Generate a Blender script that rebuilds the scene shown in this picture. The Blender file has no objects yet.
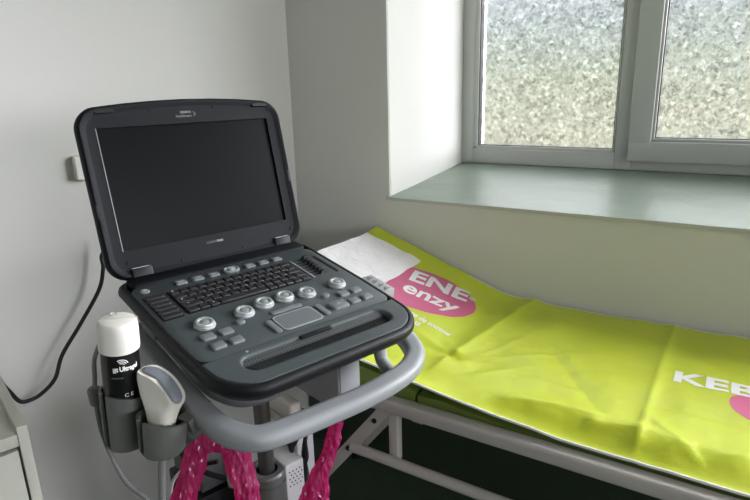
import bpy, bmesh, math, random
from mathutils import Vector, Matrix, noise
random.seed(7)
sc = bpy.context.scene
SKY = 6.5; GLOW = 34.0
COL = sc.collection
PI = math.pi
HC = 1.28                                   # eye height above the floor

def link(o):
    COL.objects.link(o); return o

# ------------------------------------------------------------------ materials
def srgb(r, g, b):
    f = lambda c: (c/12.92 if c <= .04045 else ((c+.055)/1.055)**2.4)
    return (f(r/255), f(g/255), f(b/255), 1)

def mat(name, col, rough=.5, metal=0, spec=.5, bump=None, mottle=None, coat=0):
    m = bpy.data.materials.new(name); m.use_nodes = True
    nt = m.node_tree; p = nt.nodes['Principled BSDF']
    p.inputs['Base Color'].default_value = col
    p.inputs['Roughness'].default_value = rough
    p.inputs['Metallic'].default_value = metal
    p.inputs['Specular IOR Level'].default_value = spec
    p.inputs['Coat Weight'].default_value = coat
    tc = nt.nodes.new('ShaderNodeTexCoord')
    if bump:
        sc_, st, dist = bump
        n = nt.nodes.new('ShaderNodeTexNoise'); n.inputs['Scale'].default_value = sc_; n.inputs['Detail'].default_value = 5
        nt.links.new(tc.outputs['Object'], n.inputs['Vector'])
        b = nt.nodes.new('ShaderNodeBump'); b.inputs['Strength'].default_value = st; b.inputs['Distance'].default_value = dist
        nt.links.new(n.outputs['Fac'], b.inputs['Height']); nt.links.new(b.outputs['Normal'], p.inputs['Normal'])
    if mottle:
        sc_, amt = mottle
        n = nt.nodes.new('ShaderNodeTexNoise'); n.inputs['Scale'].default_value = sc_; n.inputs['Detail'].default_value = 6
        nt.links.new(tc.outputs['Object'], n.inputs['Vector'])
        mx = nt.nodes.new('ShaderNodeMix'); mx.data_type = 'RGBA'
        mx.inputs['A'].default_value = tuple(c*(1-amt) for c in col[:3])+(1,)
        mx.inputs['B'].default_value = tuple(min(1, c*(1+amt)) for c in col[:3])+(1,)
        nt.links.new(n.outputs['Fac'], mx.inputs['Factor']); nt.links.new(mx.outputs['Result'], p.inputs['Base Color'])
    return m

M = {}
M['wall'] = mat('wall_paint', srgb(213, 213, 208), .75, spec=.25, bump=(9, .12, .01), mottle=(2.2, .02))
M['ceiling'] = mat('ceiling_paint', srgb(165, 165, 162), .8)
M['wall_far'] = mat('wall_paint_grey', srgb(98, 100, 98), .8)
M['floor'] = mat('green_vinyl', srgb(62, 78, 60), .45, mottle=(18, .25))
M['shade_band'] = mat('shade_band_green', srgb(48, 60, 46), .5)  # dark green that stands in for deep shade under the couch
M['sill'] = mat('sill_gloss_paint', srgb(134, 148, 134), .38, bump=(7, .5, .02), mottle=(6, .12))
M['pvc'] = mat('window_pvc', srgb(190, 193, 187), .4)
M['gasket'] = mat('black_gasket', srgb(20, 20, 20), .6)
M['charcoal'] = mat('charcoal_plastic', srgb(13, 17, 21), .58, spec=.18, bump=(900, .08, .0005))
M['black'] = mat('black_plastic', srgb(20, 22, 24), .5, spec=.3)
M['bezel'] = mat('bezel_plastic', srgb(22, 24, 27), .58, spec=.2)
M['screen'] = mat('lcd_matt_black', srgb(11, 13, 13), .38, spec=.08)
M['panel'] = mat('panel_grey', srgb(70, 77, 78), .5, spec=.35, bump=(900, .06, .0005))
M['palm'] = mat('palm_grey', srgb(74, 81, 82), .45, spec=.35)
M['key'] = mat('key_black', srgb(44, 44, 46), .45)
M['key_well'] = mat('key_well_black', srgb(10, 10, 11), .6, spec=.2)
M['button'] = mat('button_grey', srgb(112, 119, 121), .4)
M['knob'] = mat('knob_silver', srgb(186, 191, 191), .3, metal=.35)
M['button_light'] = mat('button_silver', srgb(160, 165, 166), .35, metal=.3)
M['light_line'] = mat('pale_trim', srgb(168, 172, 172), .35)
M['print_white'] = mat('white_ink', srgb(246, 246, 244), .6)
M['print_grey'] = mat('grey_ink', srgb(150, 154, 156), .6)
M['handle'] = mat('handle_grey', srgb(143, 147, 149), .42)
M['platform'] = mat('platform_dark_grey', srgb(82, 86, 87), .45)
M['cartgrey'] = mat('cart_grey', srgb(150, 152, 156), .5)
M['port'] = mat('port_grey', srgb(150, 152, 151), .5)
M['post'] = mat('post_metal', srgb(105, 106, 104), .32, metal=.7)
M['sleeve'] = mat('sleeve_metal', srgb(128, 130, 130), .35, metal=.4)
M['rubber'] = mat('grey_rubber', srgb(97, 99, 95), .6)
M['cream'] = mat('cream_enamel', srgb(205, 201, 190), .4)
M['white'] = mat('white_plastic', srgb(230, 228, 218), .35)
M['whitebox'] = mat('white_box', srgb(225, 225, 228), .5)
M['probe'] = mat('probe_white', srgb(226, 224, 212), .35)
M['lens'] = mat('probe_lens_grey', srgb(125, 130, 138), .45)
M['bottle'] = mat('bottle_black', srgb(18, 18, 20), .3)
M['cable'] = mat('cable_black', srgb(20, 21, 22), .45)
M['cable_grey'] = mat('cable_grey', srgb(112, 114, 112), .5)
M['cable_white'] = mat('cable_white', srgb(210, 212, 212), .45)
M['lime'] = mat('lime_wipe_cover', srgb(206, 219, 54), .42, bump=(14, .25, .012), spec=.45)
M['pink'] = mat('pink_print', srgb(214, 100, 142), .4, bump=(14, .25, .012))
M['hem'] = mat('white_hem', srgb(240, 242, 232), .5)
M['paper'] = mat('white_paper', srgb(252, 250, 250), .7, bump=(26, .7, .012))
M['mattress'] = mat('green_upholstery', srgb(112, 132, 58), .5, bump=(60, .1, .003))
M['rail'] = mat('cream_rail', srgb(200, 195, 188), .4)
M['bolt'] = mat('bolt_dark', srgb(40, 40, 38), .5, metal=.5)
M['desk'] = mat('desk_laminate', srgb(196, 198, 184), .45)
M['gap'] = mat('gap_dark', srgb(35, 35, 33), .8)
M['foil'] = None

def grille_mat():
    m = mat('speaker_grille', srgb(52, 56, 57), .5)
    nt = m.node_tree; p = nt.nodes['Principled BSDF']
    tc = nt.nodes.new('ShaderNodeTexCoord'); s = nt.nodes.new('ShaderNodeSeparateXYZ')
    nt.links.new(tc.outputs['Object'], s.inputs[0])
    def sn(out):
        a = nt.nodes.new('ShaderNodeMath'); a.operation = 'MULTIPLY'; a.inputs[1].default_value = 2*PI/.0052
        b = nt.nodes.new('ShaderNodeMath'); b.operation = 'SINE'
        nt.links.new(out, a.inputs[0]); nt.links.new(a.outputs[0], b.inputs[0]); return b.outputs[0]
    mu = nt.nodes.new('ShaderNodeMath'); mu.operation = 'ADD'
    nt.links.new(sn(s.outputs['X']), mu.inputs[0]); nt.links.new(sn(s.outputs['Y']), mu.inputs[1])
    gt = nt.nodes.new('ShaderNodeMath'); gt.operation = 'GREATER_THAN'; gt.inputs[1].default_value = .75
    nt.links.new(mu.outputs[0], gt.inputs[0])
    mx = nt.nodes.new('ShaderNodeMix'); mx.data_type = 'RGBA'
    mx.inputs['A'].default_value = srgb(58, 62, 63); mx.inputs['B'].default_value = srgb(12, 12, 12)
    nt.links.new(gt.outputs[0], mx.inputs['Factor']); nt.links.new(mx.outputs['Result'], p.inputs['Base Color'])
    return m
M['grille'] = grille_mat()

def film_mat():
    m = bpy.data.materials.new('magenta_film'); m.use_nodes = True
    nt = m.node_tree; p = nt.nodes['Principled BSDF']; out = nt.nodes['Material Output']
    p.inputs['Base Color'].default_value = (.58, .05, .22, 1); p.inputs['Roughness'].default_value = .2
    p.inputs['Specular IOR Level'].default_value = .8
    tc = nt.nodes.new('ShaderNodeTexCoord'); v = nt.nodes.new('ShaderNodeTexVoronoi'); v.inputs['Scale'].default_value = 1
    mp = nt.nodes.new('ShaderNodeMapping'); mp.inputs['Scale'].default_value = (150, 150, 48); nt.links.new(tc.outputs['Object'], mp.inputs['Vector'])
    nt.links.new(mp.outputs[0], v.inputs['Vector'])
    b = nt.nodes.new('ShaderNodeBump'); b.inputs['Strength'].default_value = .9; b.inputs['Distance'].default_value = .006
    nt.links.new(v.outputs['Distance'], b.inputs['Height']); nt.links.new(b.outputs['Normal'], p.inputs['Normal'])
    tr = nt.nodes.new('ShaderNodeBsdfTransparent'); tr.inputs['Color'].default_value = (.95, .35, .60, 1)
    tl = nt.nodes.new('ShaderNodeBsdfTranslucent'); tl.inputs['Color'].default_value = (.75, .03, .25, 1)
    m1 = nt.nodes.new('ShaderNodeMixShader'); m1.inputs[0].default_value = .45
    nt.links.new(p.outputs[0], m1.inputs[1]); nt.links.new(tl.outputs[0], m1.inputs[2])
    m2 = nt.nodes.new('ShaderNodeMixShader'); m2.inputs[0].default_value = .42
    nt.links.new(m1.outputs[0], m2.inputs[1]); nt.links.new(tr.outputs[0], m2.inputs[2])
    nt.links.new(m2.outputs[0], out.inputs['Surface'])
    return m
M['foil'] = film_mat()

def glass_mat():
    """Patterned obscure glass: crazed flakes, partly clear and partly scattering."""
    m = bpy.data.materials.new('obscure_glass'); m.use_nodes = True
    nt = m.node_tree; nt.nodes.remove(nt.nodes['Principled BSDF']); out = nt.nodes['Material Output']
    tc = nt.nodes.new('ShaderNodeTexCoord')
    nz = nt.nodes.new('ShaderNodeTexNoise'); nz.inputs['Scale'].default_value = 60
    nt.links.new(tc.outputs['Object'], nz.inputs['Vector'])
    ma = nt.nodes.new('ShaderNodeVectorMath'); ma.operation = 'MULTIPLY_ADD'; ma.inputs[1].default_value = (.02, .02, .02)
    nt.links.new(nz.outputs['Color'], ma.inputs[0]); nt.links.new(tc.outputs['Object'], ma.inputs[2])
    v = nt.nodes.new('ShaderNodeTexVoronoi'); v.inputs['Scale'].default_value = 78
    nt.links.new(ma.outputs[0], v.inputs['Vector'])
    v2 = nt.nodes.new('ShaderNodeTexVoronoi'); v2.inputs['Scale'].default_value = 170
    nt.links.new(ma.outputs[0], v2.inputs['Vector'])
    s = nt.nodes.new('ShaderNodeSeparateColor'); nt.links.new(v.outputs['Color'], s.inputs[0])
    s2 = nt.nodes.new('ShaderNodeSeparateColor'); nt.links.new(v2.outputs['Color'], s2.inputs[0])
    r = nt.nodes.new('ShaderNodeValToRGB'); e = r.color_ramp.elements
    e[0].position = 0; e[0].color = (.34, .345, .335, 1); e[1].position = .42; e[1].color = (.545, .548, .542, 1)
    x = e.new(.8); x.color = (.625, .628, .622, 1); x = e.new(1); x.color = (.80, .80, .80, 1)
    av = nt.nodes.new('ShaderNodeMath'); av.operation = 'ADD'
    nt.links.new(s.outputs[0], av.inputs[0]); nt.links.new(s2.outputs[1], av.inputs[1])
    hf = nt.nodes.new('ShaderNodeMath'); hf.operation = 'MULTIPLY'; hf.inputs[1].default_value = .5
    nt.links.new(av.outputs[0], hf.inputs[0]); nt.links.new(hf.outputs[0], r.inputs[0])
    t = nt.nodes.new('ShaderNodeBsdfTransparent'); nt.links.new(r.outputs[0], t.inputs['Color'])
    tl = nt.nodes.new('ShaderNodeBsdfTranslucent'); nt.links.new(r.outputs[0], tl.inputs['Color'])
    bp = nt.nodes.new('ShaderNodeBump'); bp.inputs['Strength'].default_value = 1; bp.inputs['Distance'].default_value = .01
    nt.links.new(s.outputs[1], bp.inputs['Height'])
    nt.links.new(bp.outputs['Normal'], tl.inputs['Normal'])
    mx = nt.nodes.new('ShaderNodeMixShader'); mx.inputs[0].default_value = .012
    nt.links.new(t.outputs[0], mx.inputs[1]); nt.links.new(tl.outputs[0], mx.inputs[2])
    gl = nt.nodes.new('ShaderNodeBsdfGlossy'); gl.inputs['Roughness'].default_value = .2
    nt.links.new(bp.outputs['Normal'], gl.inputs['Normal'])
    m3 = nt.nodes.new('ShaderNodeMixShader'); lw = nt.nodes.new('ShaderNodeLayerWeight'); lw.inputs['Blend'].default_value = .5      # reflects more at a glancing angle, like any glass
    pw = nt.nodes.new('ShaderNodeMath'); pw.operation = 'POWER'; pw.inputs[1].default_value = 2; nt.links.new(lw.outputs['Facing'], pw.inputs[0])
    fm = nt.nodes.new('ShaderNodeMath'); fm.operation = 'MULTIPLY_ADD'; fm.inputs[1].default_value = .95; fm.inputs[2].default_value = .04; nt.links.new(pw.outputs[0], fm.inputs[0])
    nt.links.new(fm.outputs[0], m3.inputs[0])
    nt.links.new(mx.outputs[0], m3.inputs[1]); nt.links.new(gl.outputs[0], m3.inputs[2])
    nt.links.new(m3.outputs[0], out.inputs['Surface'])
    return m
M['glass'] = glass_mat()
m = bpy.data.materials.new('clear_glass'); m.use_nodes = True; nt = m.node_tree; nt.nodes.remove(nt.nodes['Principled BSDF'])
_t = nt.nodes.new('ShaderNodeBsdfTransparent'); _t.inputs['Color'].default_value = (.95, .95, .95, 1); _g = nt.nodes.new('ShaderNodeBsdfGlossy'); _g.inputs['Roughness'].default_value = .02
_m = nt.nodes.new('ShaderNodeMixShader'); _m.inputs[0].default_value = .05
nt.links.new(_t.outputs[0], _m.inputs[1]); nt.links.new(_g.outputs[0], _m.inputs[2]); nt.links.new(_m.outputs[0], nt.nodes['Material Output'].inputs['Surface'])
M['clear'] = m
M['lawn'] = mat('lawn', (.090,.090,.052,1), .9, mottle=(1.5, .25))
def hill_mat():
    m = mat('hillside', (.1, .1, .1, 1), .95); nt = m.node_tree; p = nt.nodes['Principled BSDF']
    tc = nt.nodes.new('ShaderNodeTexCoord'); sp = nt.nodes.new('ShaderNodeSeparateXYZ'); nt.links.new(tc.outputs['Object'], sp.inputs[0])
    n = nt.nodes.new('ShaderNodeTexNoise'); n.inputs['Scale'].default_value = .12; n.inputs['Detail'].default_value = 6; nt.links.new(tc.outputs['Object'], n.inputs['Vector'])
    ad = nt.nodes.new('ShaderNodeMath'); ad.operation = 'MULTIPLY_ADD'; ad.inputs[1].default_value = 5; nt.links.new(n.outputs['Fac'], ad.inputs[0]); nt.links.new(sp.outputs['Z'], ad.inputs[2])
    mr = nt.nodes.new('ShaderNodeMapRange'); mr.inputs['From Min'].default_value = 2; mr.inputs['From Max'].default_value = 18; nt.links.new(ad.outputs[0], mr.inputs['Value'])
    r = nt.nodes.new('ShaderNodeValToRGB'); e = r.color_ramp.elements        # meadow, trees, upper slope painted pale blue for haze
    e[0].position = 0; e[0].color = (.097, .097, .054, 1); e[1].position = 1; e[1].color = (.120, .132, .149, 1)
    x = e.new(.12); x.color = (.092, .104, .064, 1); x = e.new(.45); x.color = (.095, .114, .099, 1)
    nt.links.new(mr.outputs['Result'], r.inputs[0]); nt.links.new(r.outputs[0], p.inputs['Base Color'])
    return m
M['hill'] = hill_mat()
M['hedge'] = mat('hedge', (.082,.10,.074,1), .9, mottle=(3, .4))
M['gravel'] = mat('gravel', (.09,.086,.08,1), .9, mottle=(8, .2))

# ------------------------------------------------------------------ mesh tools
def finish(name, bm, m, parent=None, smooth=True, angle=40, matrix=None):
    me = bpy.data.meshes.new(name)
    bmesh.ops.recalc_face_normals(bm, faces=bm.faces[:])
    bm.to_mesh(me); bm.free()
    if smooth:
        for p in me.polygons: p.use_smooth = True
        try: me.set_sharp_from_angle(angle=math.radians(angle))
        except Exception: pass
    me.materials.append(m)
    o = link(bpy.data.objects.new(name, me))
    if matrix is not None: o.matrix_local = matrix
    if parent is not None:
        o.parent = parent
    return o

def tag(o, label, cat, group=None, kind=None):
    o['label'] = label; o['category'] = cat
    if group: o['group'] = group
    if kind: o['kind'] = kind
    return o

def empty(name, mw, label, cat, group=None):
    o = link(bpy.data.objects.new(name, None)); o.empty_display_size = .1
    o.matrix_world = mw
    return tag(o, label, cat, group)

def struct(o):
    o['kind'] = 'structure'; return o

def box(bm, a, b, bev=0, seg=2, mw=None):
    x0, y0, z0 = a; x1, y1, z1 = b
    vs = [bm.verts.new((x, y, z)) for x in (x0, x1) for y in (y0, y1) for z in (z0, z1)]
    q = lambda *i: bm.faces.new([vs[k] for k in i])
    fs = [q(0,1,3,2), q(4,6,7,5), q(0,4,5,1), q(2,3,7,6), q(0,2,6,4), q(1,5,7,3)]
    if bev:
        es = set(e for f in fs for e in f.edges)
        r = bmesh.ops.bevel(bm, geom=list(es), offset=bev, segments=seg, affect='EDGES', profile=.5)
        vs = list(set(v for f in r['faces'] for v in f.verts) | set(v for v in vs if v.is_valid))
    if mw is not None:
        for v in vs:
            if v.is_valid: v.co = mw @ v.co
    return vs

def newbox(name, a, b, m, parent=None, bev=0, seg=2, mw=None):
    bm = bmesh.new(); box(bm, a, b, bev, seg, mw); return finish(name, bm, m, parent)

def rr(hw, hd, r, k=6, cx=0, cy=0, arch_t=0, arch_b=0, rf=None):
    """Rounded rectangle loop, k+1 points a corner; edges may be arched."""
    r = max(1e-5, min(r, hw-1e-5, hd-1e-5)); pts = []
    r0 = r
    for (sx, sy, a0) in ((1,1,0), (-1,1,PI/2), (-1,-1,PI), (1,-1,1.5*PI)):
        r = r0 if (sy > 0 or rf is None) else rf
        for i in range(k+1):
            a = a0+i/k*PI/2
            pts.append([sx*(hw-r)+r*math.cos(a), sy*(hd-r)+r*math.sin(a)])
    # extra points on the long sides so that arches read
    out = []
    n = len(pts)
    for i in range(n):
        out.append(pts[i])
        if (i % (k+1)) == k:
            p, q = pts[i], pts[(i+1) % n]
            for t in range(1, 6): out.append([p[0]+(q[0]-p[0])*t/6, p[1]+(q[1]-p[1])*t/6])
    for p in out:
        f = 1-(p[0]/hw)**2
        if p[1] > 0: p[1] += arch_t*f*(p[1]/hd)
        else: p[1] -= arch_b*f*(-p[1]/hd)
        p[0] += cx; p[1] += cy
    return out

def loops(bm, ls, cap0=True, cap1=True, closed=True):
    """Bridge a list of equal-count 3D loops."""
    L = [[bm.verts.new(p) for p in l] for l in ls]
    n = len(L[0])
    for a, b in zip(L, L[1:]):
        for i in range(n if closed else n-1):
            j = (i+1) % n
            bm.faces.new((a[i], a[j], b[j], b[i]))
    if cap0: bm.faces.new(list(reversed(L[0])))
    if cap1: bm.faces.new(L[-1])
    return L

def prism(bm, hw, hd, r, prof, cx=0, cy=0, k=5, arch_t=0, arch_b=0, cap0=True, cap1=True):
    """Stack of rounded rectangles; prof = [(inset, z), ...]"""
    ls = []
    for ins, z in prof:
        ls.append([(x, y, z) for x, y in rr(hw-ins, hd-ins, max(r-ins, .0008), k, cx, cy, arch_t, arch_b)])
    return loops(bm, ls, cap0, cap1)

def lathe(bm, prof, seg=32, mw=None, cap0=True, cap1=True):
    ls = [[(max(r, 1e-5)*math.cos(2*PI*i/seg), max(r, 1e-5)*math.sin(2*PI*i/seg), z) for i in range(seg)] for r, z in prof]
    if mw is not None: ls = [[mw @ Vector(p) for p in l] for l in ls]
    return loops(bm, ls, cap0, cap1)

def spline(pts, n=8):
    P = [Vector(p) for p in pts]; out = []
    for i in range(len(P)-1):
        p0 = P[max(i-1, 0)]; p1 = P[i]; p2 = P[i+1]; p3 = P[min(i+2, len(P)-1)]
        for k in range(n):
            t = k/n
            out.append(.5*((2*p1)+(p2-p0)*t+(2*p0-5*p1+4*p2-p3)*t*t+(3*p1-p0-3*p2+p3)*t**3))
    out.append(P[-1]); return out

def tube(bm, path, rad, seg=10, flat=None, up=(0,0,1), sect=None):
    """Sweep a circle (or the 2-D section `sect`) along a path; rad may be a function of 0..1."""
    P = [Vector(p) for p in path]; n = len(P); ls = []
    prev = None
    for i, p in enumerate(P):
        t = (P[min(i+1, n-1)]-P[max(i-1, 0)]).normalized()
        u = Vector(up) if prev is None else prev
        s = t.cross(u)
        if s.length < 1e-4: s = t.cross(Vector((1, .2, .1)))
        s.normalize(); u2 = s.cross(t).normalized()
        if prev is None or flat is None: prev = u2
        r = rad(i/(n-1)) if callable(rad) else rad
        if sect: l = [p+s*(a*r)+u2*(b*r) for a, b in sect]
        else: l = [p+s*(r*math.cos(2*PI*k/seg))+u2*(r*math.sin(2*PI*k/seg)) for k in range(seg)]
        ls.append(l)
    return loops(bm, ls)

def text_mesh(body, size, bold=0, align='CENTER', spacing=1, shear=0):
    cu = bpy.data.curves.new('lettering', 'FONT'); cu.body = body; cu.size = size
    cu.align_x = align; cu.align_y = 'CENTER'; cu.offset = bold; cu.space_character = spacing; cu.shear = shear
    cu.resolution_u = 4
    o = link(bpy.data.objects.new('lettering', cu))
    dg = bpy.context.evaluated_depsgraph_get()
    me = bpy.data.meshes.new_from_object(o.evaluated_get(dg))
    bm = bmesh.new(); bm.from_mesh(me)
    bpy.data.objects.remove(o); bpy.data.curves.remove(cu); bpy.data.meshes.remove(me)
    return bm

def fit(bm, w, h, cx=0, cy=0):
    xs = [v.co.x for v in bm.verts]; ys = [v.co.y for v in bm.verts]
    x0, x1, y0, y1 = min(xs), max(xs), min(ys), max(ys)
    for v in bm.verts:
        v.co.x = cx+((v.co.x-x0)/(x1-x0)-.5)*w; v.co.y = cy+((v.co.y-y0)/(y1-y0)-.5)*h
    return bm

def gridcut(bm, step):
    for ax in (0, 1):
        c = [v.co[ax] for v in bm.verts]; x = math.ceil(min(c)/step)*step
        no = Vector((1, 0, 0)) if ax == 0 else Vector((0, 1, 0))
        while x < max(c):
            bmesh.ops.bisect_plane(bm, geom=bm.verts[:]+bm.edges[:]+bm.faces[:], plane_co=no*x, plane_no=no)
            x += step
    return bm

# ------------------------------------------------------------------ frames of reference
CORNER = Vector((-1.27, 1.495, 0))
U = Vector((math.cos(math.radians(73.8)), math.sin(math.radians(73.8)), 0))     # along the left wall, to the right of the scanner
V = Vector((U.y, -U.x, 0))                                                       # out of the left wall, to the scanner's user
Z = Vector((0, 0, 1))
TAU = math.radians(9.5)                                                          # the console slopes to its user
H = Vector((-.848, .749, -.318+HC))                                              # hinge line, middle
def frame(o, x, y, z):
    m = Matrix.Identity(4)
    for i, c in enumerate((x, y, z)):
        for j in range(3): m[j][i] = c[j]
    for j in range(3): m[j][3] = o[j]
    return m
def P(x, y, z): return Vector((x, y, z+HC))

# ------------------------------------------------------------------ room
def room():
    YW, YF = 1.495, 2.0                      # inner face, window plane
    XL, XR = -.901, 1.71                      # opening
    ZS, ZSF = -.325+HC, -.279+HC             # sill front and back
    ZT = 2.25; CEIL = 2.8; XE = 4.3; YB = -2.4
    L = lambda y: -1.27+(y-1.495)*U.x/U.y
    # floor, ceiling
    for nm, z0, z1, m in (('floor', -.1, 0, M['floor']), ('ceiling', CEIL, CEIL+.1, M['ceiling'])):
        bm = bmesh.new()
        pts = [(L(YB)-.3, YB-.1), (XE+.1, YB-.1), (XE+.1, YF+.25), (L(YF)-.3, YF+.25)]
        loops(bm, [[(x, y, z0) for x, y in pts], [(x, y, z1) for x, y in pts]])
        struct(finish(nm, bm, m, smooth=False))
    # left wall (slab, not quite square to the window wall)
    bm = bmesh.new()
    a = CORNER-U*3.9; b = CORNER+U*.6
    pts = [a, b, b-V*.2, a-V*.2]
    loops(bm, [[(p.x, p.y, 0) for p in pts], [(p.x, p.y, CEIL) for p in pts]])
    struct(finish('wall_left', bm, M['wall'], smooth=False))
    newb = lambda nm, a, b, m: struct(newbox(nm, a, b, m))
    # right wall with an added unseen window, for light on the left wall
    WA, WB = -1.6, .9; Z4 = .95
    bm = bmesh.new()
    box(bm, (XE, YB-.1, 0), (XE+.1, WA, CEIL)); box(bm, (XE, WB, 0), (XE+.1, YF+.2, CEIL)); box(bm, (XE, WA, 0), (XE+.1, WB, Z4)); box(bm, (XE, WA, ZT), (XE+.1, WB, CEIL))
    struct(finish('wall_right', bm, M['wall_far'], smooth=False))
    newb('wall_back', (-2.6, YB-.1, 0), (XE, YB, CEIL), M['wall_far'])
    # window wall: one thick mesh with a splayed opening
    bm = bmesh.new()
    x0, x1 = -1.5, XE
    XLo, XRo = -.889, 1.70
    q = lambda *p: bm.faces.new([bm.verts.new(v) for v in p])
    X2, X3 = 2.15, 3.95                      # added window further along, unseen, to light the left wall
    YO = YF+.22
    for y, xa, xb in ((YW, XL, XR), (YO, XLo, XRo)):
        zl = -.1 if y == YO else 0
        q((x0,y,zl),(x1,y,zl),(x1,y,ZS),(x0,y,ZS)); q((x0,y,ZT),(x1,y,ZT),(x1,y,CEIL),(x0,y,CEIL))
        for p0, p1 in ((x0, xa), (xb, X2), (X3, x1)): q((p0,y,ZS),(p1,y,ZS),(p1,y,ZT),(p0,y,ZT))
    for x in (X2, X3): q((x,YW,ZS),(x,YO,ZS),(x,YO,ZT),(x,YW,ZT))
    for z in (ZS, ZT): q((X2,YW,z),(X3,YW,z),(X3,YO,z),(X2,YO,z))
    # reveals with a softly rounded plaster arris
    def reveal(pa, pb):
        n = 7
        for i in range(n-1):
            q(*[pa[i], pa[i+1], pb[i+1], pb[i]])
    def prof(x, xo, s):
        return [(x-s*.010, YW), (x-s*.004, YW+.002), (x, YW+.010), (x+(xo-x)*.4+s*.004, YW+.2), (xo, YW+.40), (xo, YF), (xo, YO)]
    for x, xo, s in ((XL, XLo, 1), (XR, XRo, -1)):
        pr = prof(x, xo, s)
        reveal([(a, b, ZS-.02) for a, b in pr], [(a, b, ZT) for a, b in pr])
    q((XL,YW,ZT),(XR,YW,ZT),(XRo,YO,ZT),(XLo,YO,ZT))
    q((XL,YF+.0,ZS),(XR,YF,ZS),(XRo,YO,ZS),(XLo,YO,ZS))
    bmesh.ops.remove_doubles(bm, verts=bm.verts[:], dist=.0005)
    struct(finish('wall_window', bm, M['wall'], smooth=False))
    # sloping sill
    bm = bmesh.new()
    S = [(XL-.012, YW-.006, ZS), (XR+.004, YW-.006, ZS), (XRo+.02, YF+.03, ZSF+.001), (XLo-.02, YF+.03, ZSF+.001)]
    loops(bm, [[(x, y, z-.008) for x, y, z in S], [(x, y, z-.001) for x, y, z in S], [(x, y+(.003 if y < YF-.2 else 0), z) for x, y, z in S]])
    o = finish('trim_1', bm, M['sill'], smooth=False); struct(o)
    bm = bmesh.new(); box(bm, (XL-.011, YW-.0075, ZS-.010), (XR+.011, YW-.0055, ZS-.0005)); struct(finish('trim_2', bm, M['pvc'], smooth=False))
    bm = bmesh.new(); box(bm, (-1.262, YW-.012, .0), (XE, YW, .50)); struct(finish('shade_band_window', bm, M['shade_band'], smooth=False))  # dark band added on the wall to give the shade below the couch
    # window: fixed light on the left, opening sash on the right
    zb = ZSF; zt = ZT
    def bar(bm, x0, x1, z0, z1, y0, y1, bev=.004): box(bm, (x0, y0, z0), (x1, y1, z1), bev, 2)
    w1 = link(bpy.data.objects.new('window_1', None)); w1.location = (-.59, YF, zb); struct(w1)
    w2 = link(bpy.data.objects.new('window_2', None)); w2.location = (.24, YF, zb); struct(w2)
    def part(nm, bm, m, par):
        o = finish(nm, bm, m, None, smooth=True); o.parent = par
        o.matrix_parent_inverse = Matrix.Translation(-Vector(par.location)); return o
    # outer frame + mullion
    bm = bmesh.new()
    bar(bm, -.889, -.845, zb, zt, YF, YF+.07); bar(bm, -.352, -.300, zb, zt, YF, YF+.07); bar(bm, .74, .79, zb, zt, YF, YF+.07); bar(bm, 1.65, 1.70, zb, zt, YF, YF+.07)
    for xa, xb in ((-.846, -.351), (-.301, .741), (.789, 1.651)):
        bar(bm, xa, xb, zb, zb+.052, YF+.0006, YF+.0694, .003); bar(bm, xa, xb, zt-.06, zt, YF+.0006, YF+.0694, .003)
    part('frame', bm, M['pvc'], w1)
    bm = bmesh.new()                                     # glazing beads of the fixed light, sloping in
    bar(bm, -.850, -.829, zb+.047, zt-.05, YF+.006, YF+.05, .005); bar(bm, -.360, -.3525, zb+.047, zt-.05, YF+.006, YF+.05, .003)
    bar(bm, -.850, -.352, zb+.047, zb+.064, YF+.006, YF+.05, .005)
    part('glazing_bead', bm, M['pvc'], w1)
    bm = bmesh.new()
    for a in ((-.830, -.8265, zb+.06, zt-.05), (-.3625, -.359, zb+.06, zt-.05), (-.83, -.359, zb+.063, zb+.0655)): bar(bm, *a, YF+.012, YF+.04, 0)
    part('gasket', bm, M['gasket'], w1)
    bm = bmesh.new(); box(bm, (-.832, YF+.030, zb+.06), (-.357, YF+.034, zt-.05)); part('pane', bm, M['glass'], w1)
    # sash
    bm = bmesh.new()
    x0, x1 = -.312, .75; z0 = zb+.030
    bar(bm, x0, x0+.066, z0, zt-.02, YF-.018, YF+.05, .006); bar(bm, x1-.066, x1, z0, zt-.02, YF-.018, YF+.05, .006)
    bar(bm, x0, x1, z0, z0+.063, YF-.0185, YF+.05, .006); bar(bm, x0, x1, zt-.085, zt-.02, YF-.0185, YF+.05, .006)
    part('sash', bm, M['pvc'], w2)
    bm = bmesh.new()
    bar(bm, x0+.060, x0+.074, z0+.058, zt-.08, YF-.008, YF+.04, .004); bar(bm, x0+.06, x1-.06, z0+.058, z0+.073, YF-.008, YF+.04, .004)
    bar(bm, x1-.074, x1-.06, z0+.058, zt-.08, YF-.008, YF+.04, .004)
    part('glazing_bead', bm, M['pvc'], w2)
    bm = bmesh.new()
    bar(bm, x0+.0735, x0+.0765, z0+.07, zt-.08, YF+.002, YF+.03, 0); bar(bm, x0+.0735, x1-.074, z0+.0725, z0+.075, YF+.002, YF+.03, 0)
    part('gasket', bm, M['gasket'], w2)
    bm = bmesh.new(); box(bm, (x0+.072, YF+.016, z0+.07), (x1-.07, YF+.02, zt-.08)); part('pane', bm, M['glass'], w2)
    # the added unseen window further along, for light on the left wall
    w3 = link(bpy.data.objects.new('added_window_3', None)); w3.location = ((X2+X3)/2, YF, ZS); struct(w3)
    bm = bmesh.new()
    for x in (X2, X3-.055, (X2+X3)/2-.04): bar(bm, x, x+.055, ZS, ZT, YF, YF+.07)
    bar(bm, X2, X3, ZS, ZS+.055, YF, YF+.07); bar(bm, X2, X3, ZT-.055, ZT, YF, YF+.07)
    part('frame', bm, M['pvc'], w3)
    bm = bmesh.new(); box(bm, (X2+.05, YF+.03, ZS+.05), (X3-.05, YF+.034, ZT-.05)); part('pane', bm, M['clear'], w3)
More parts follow.
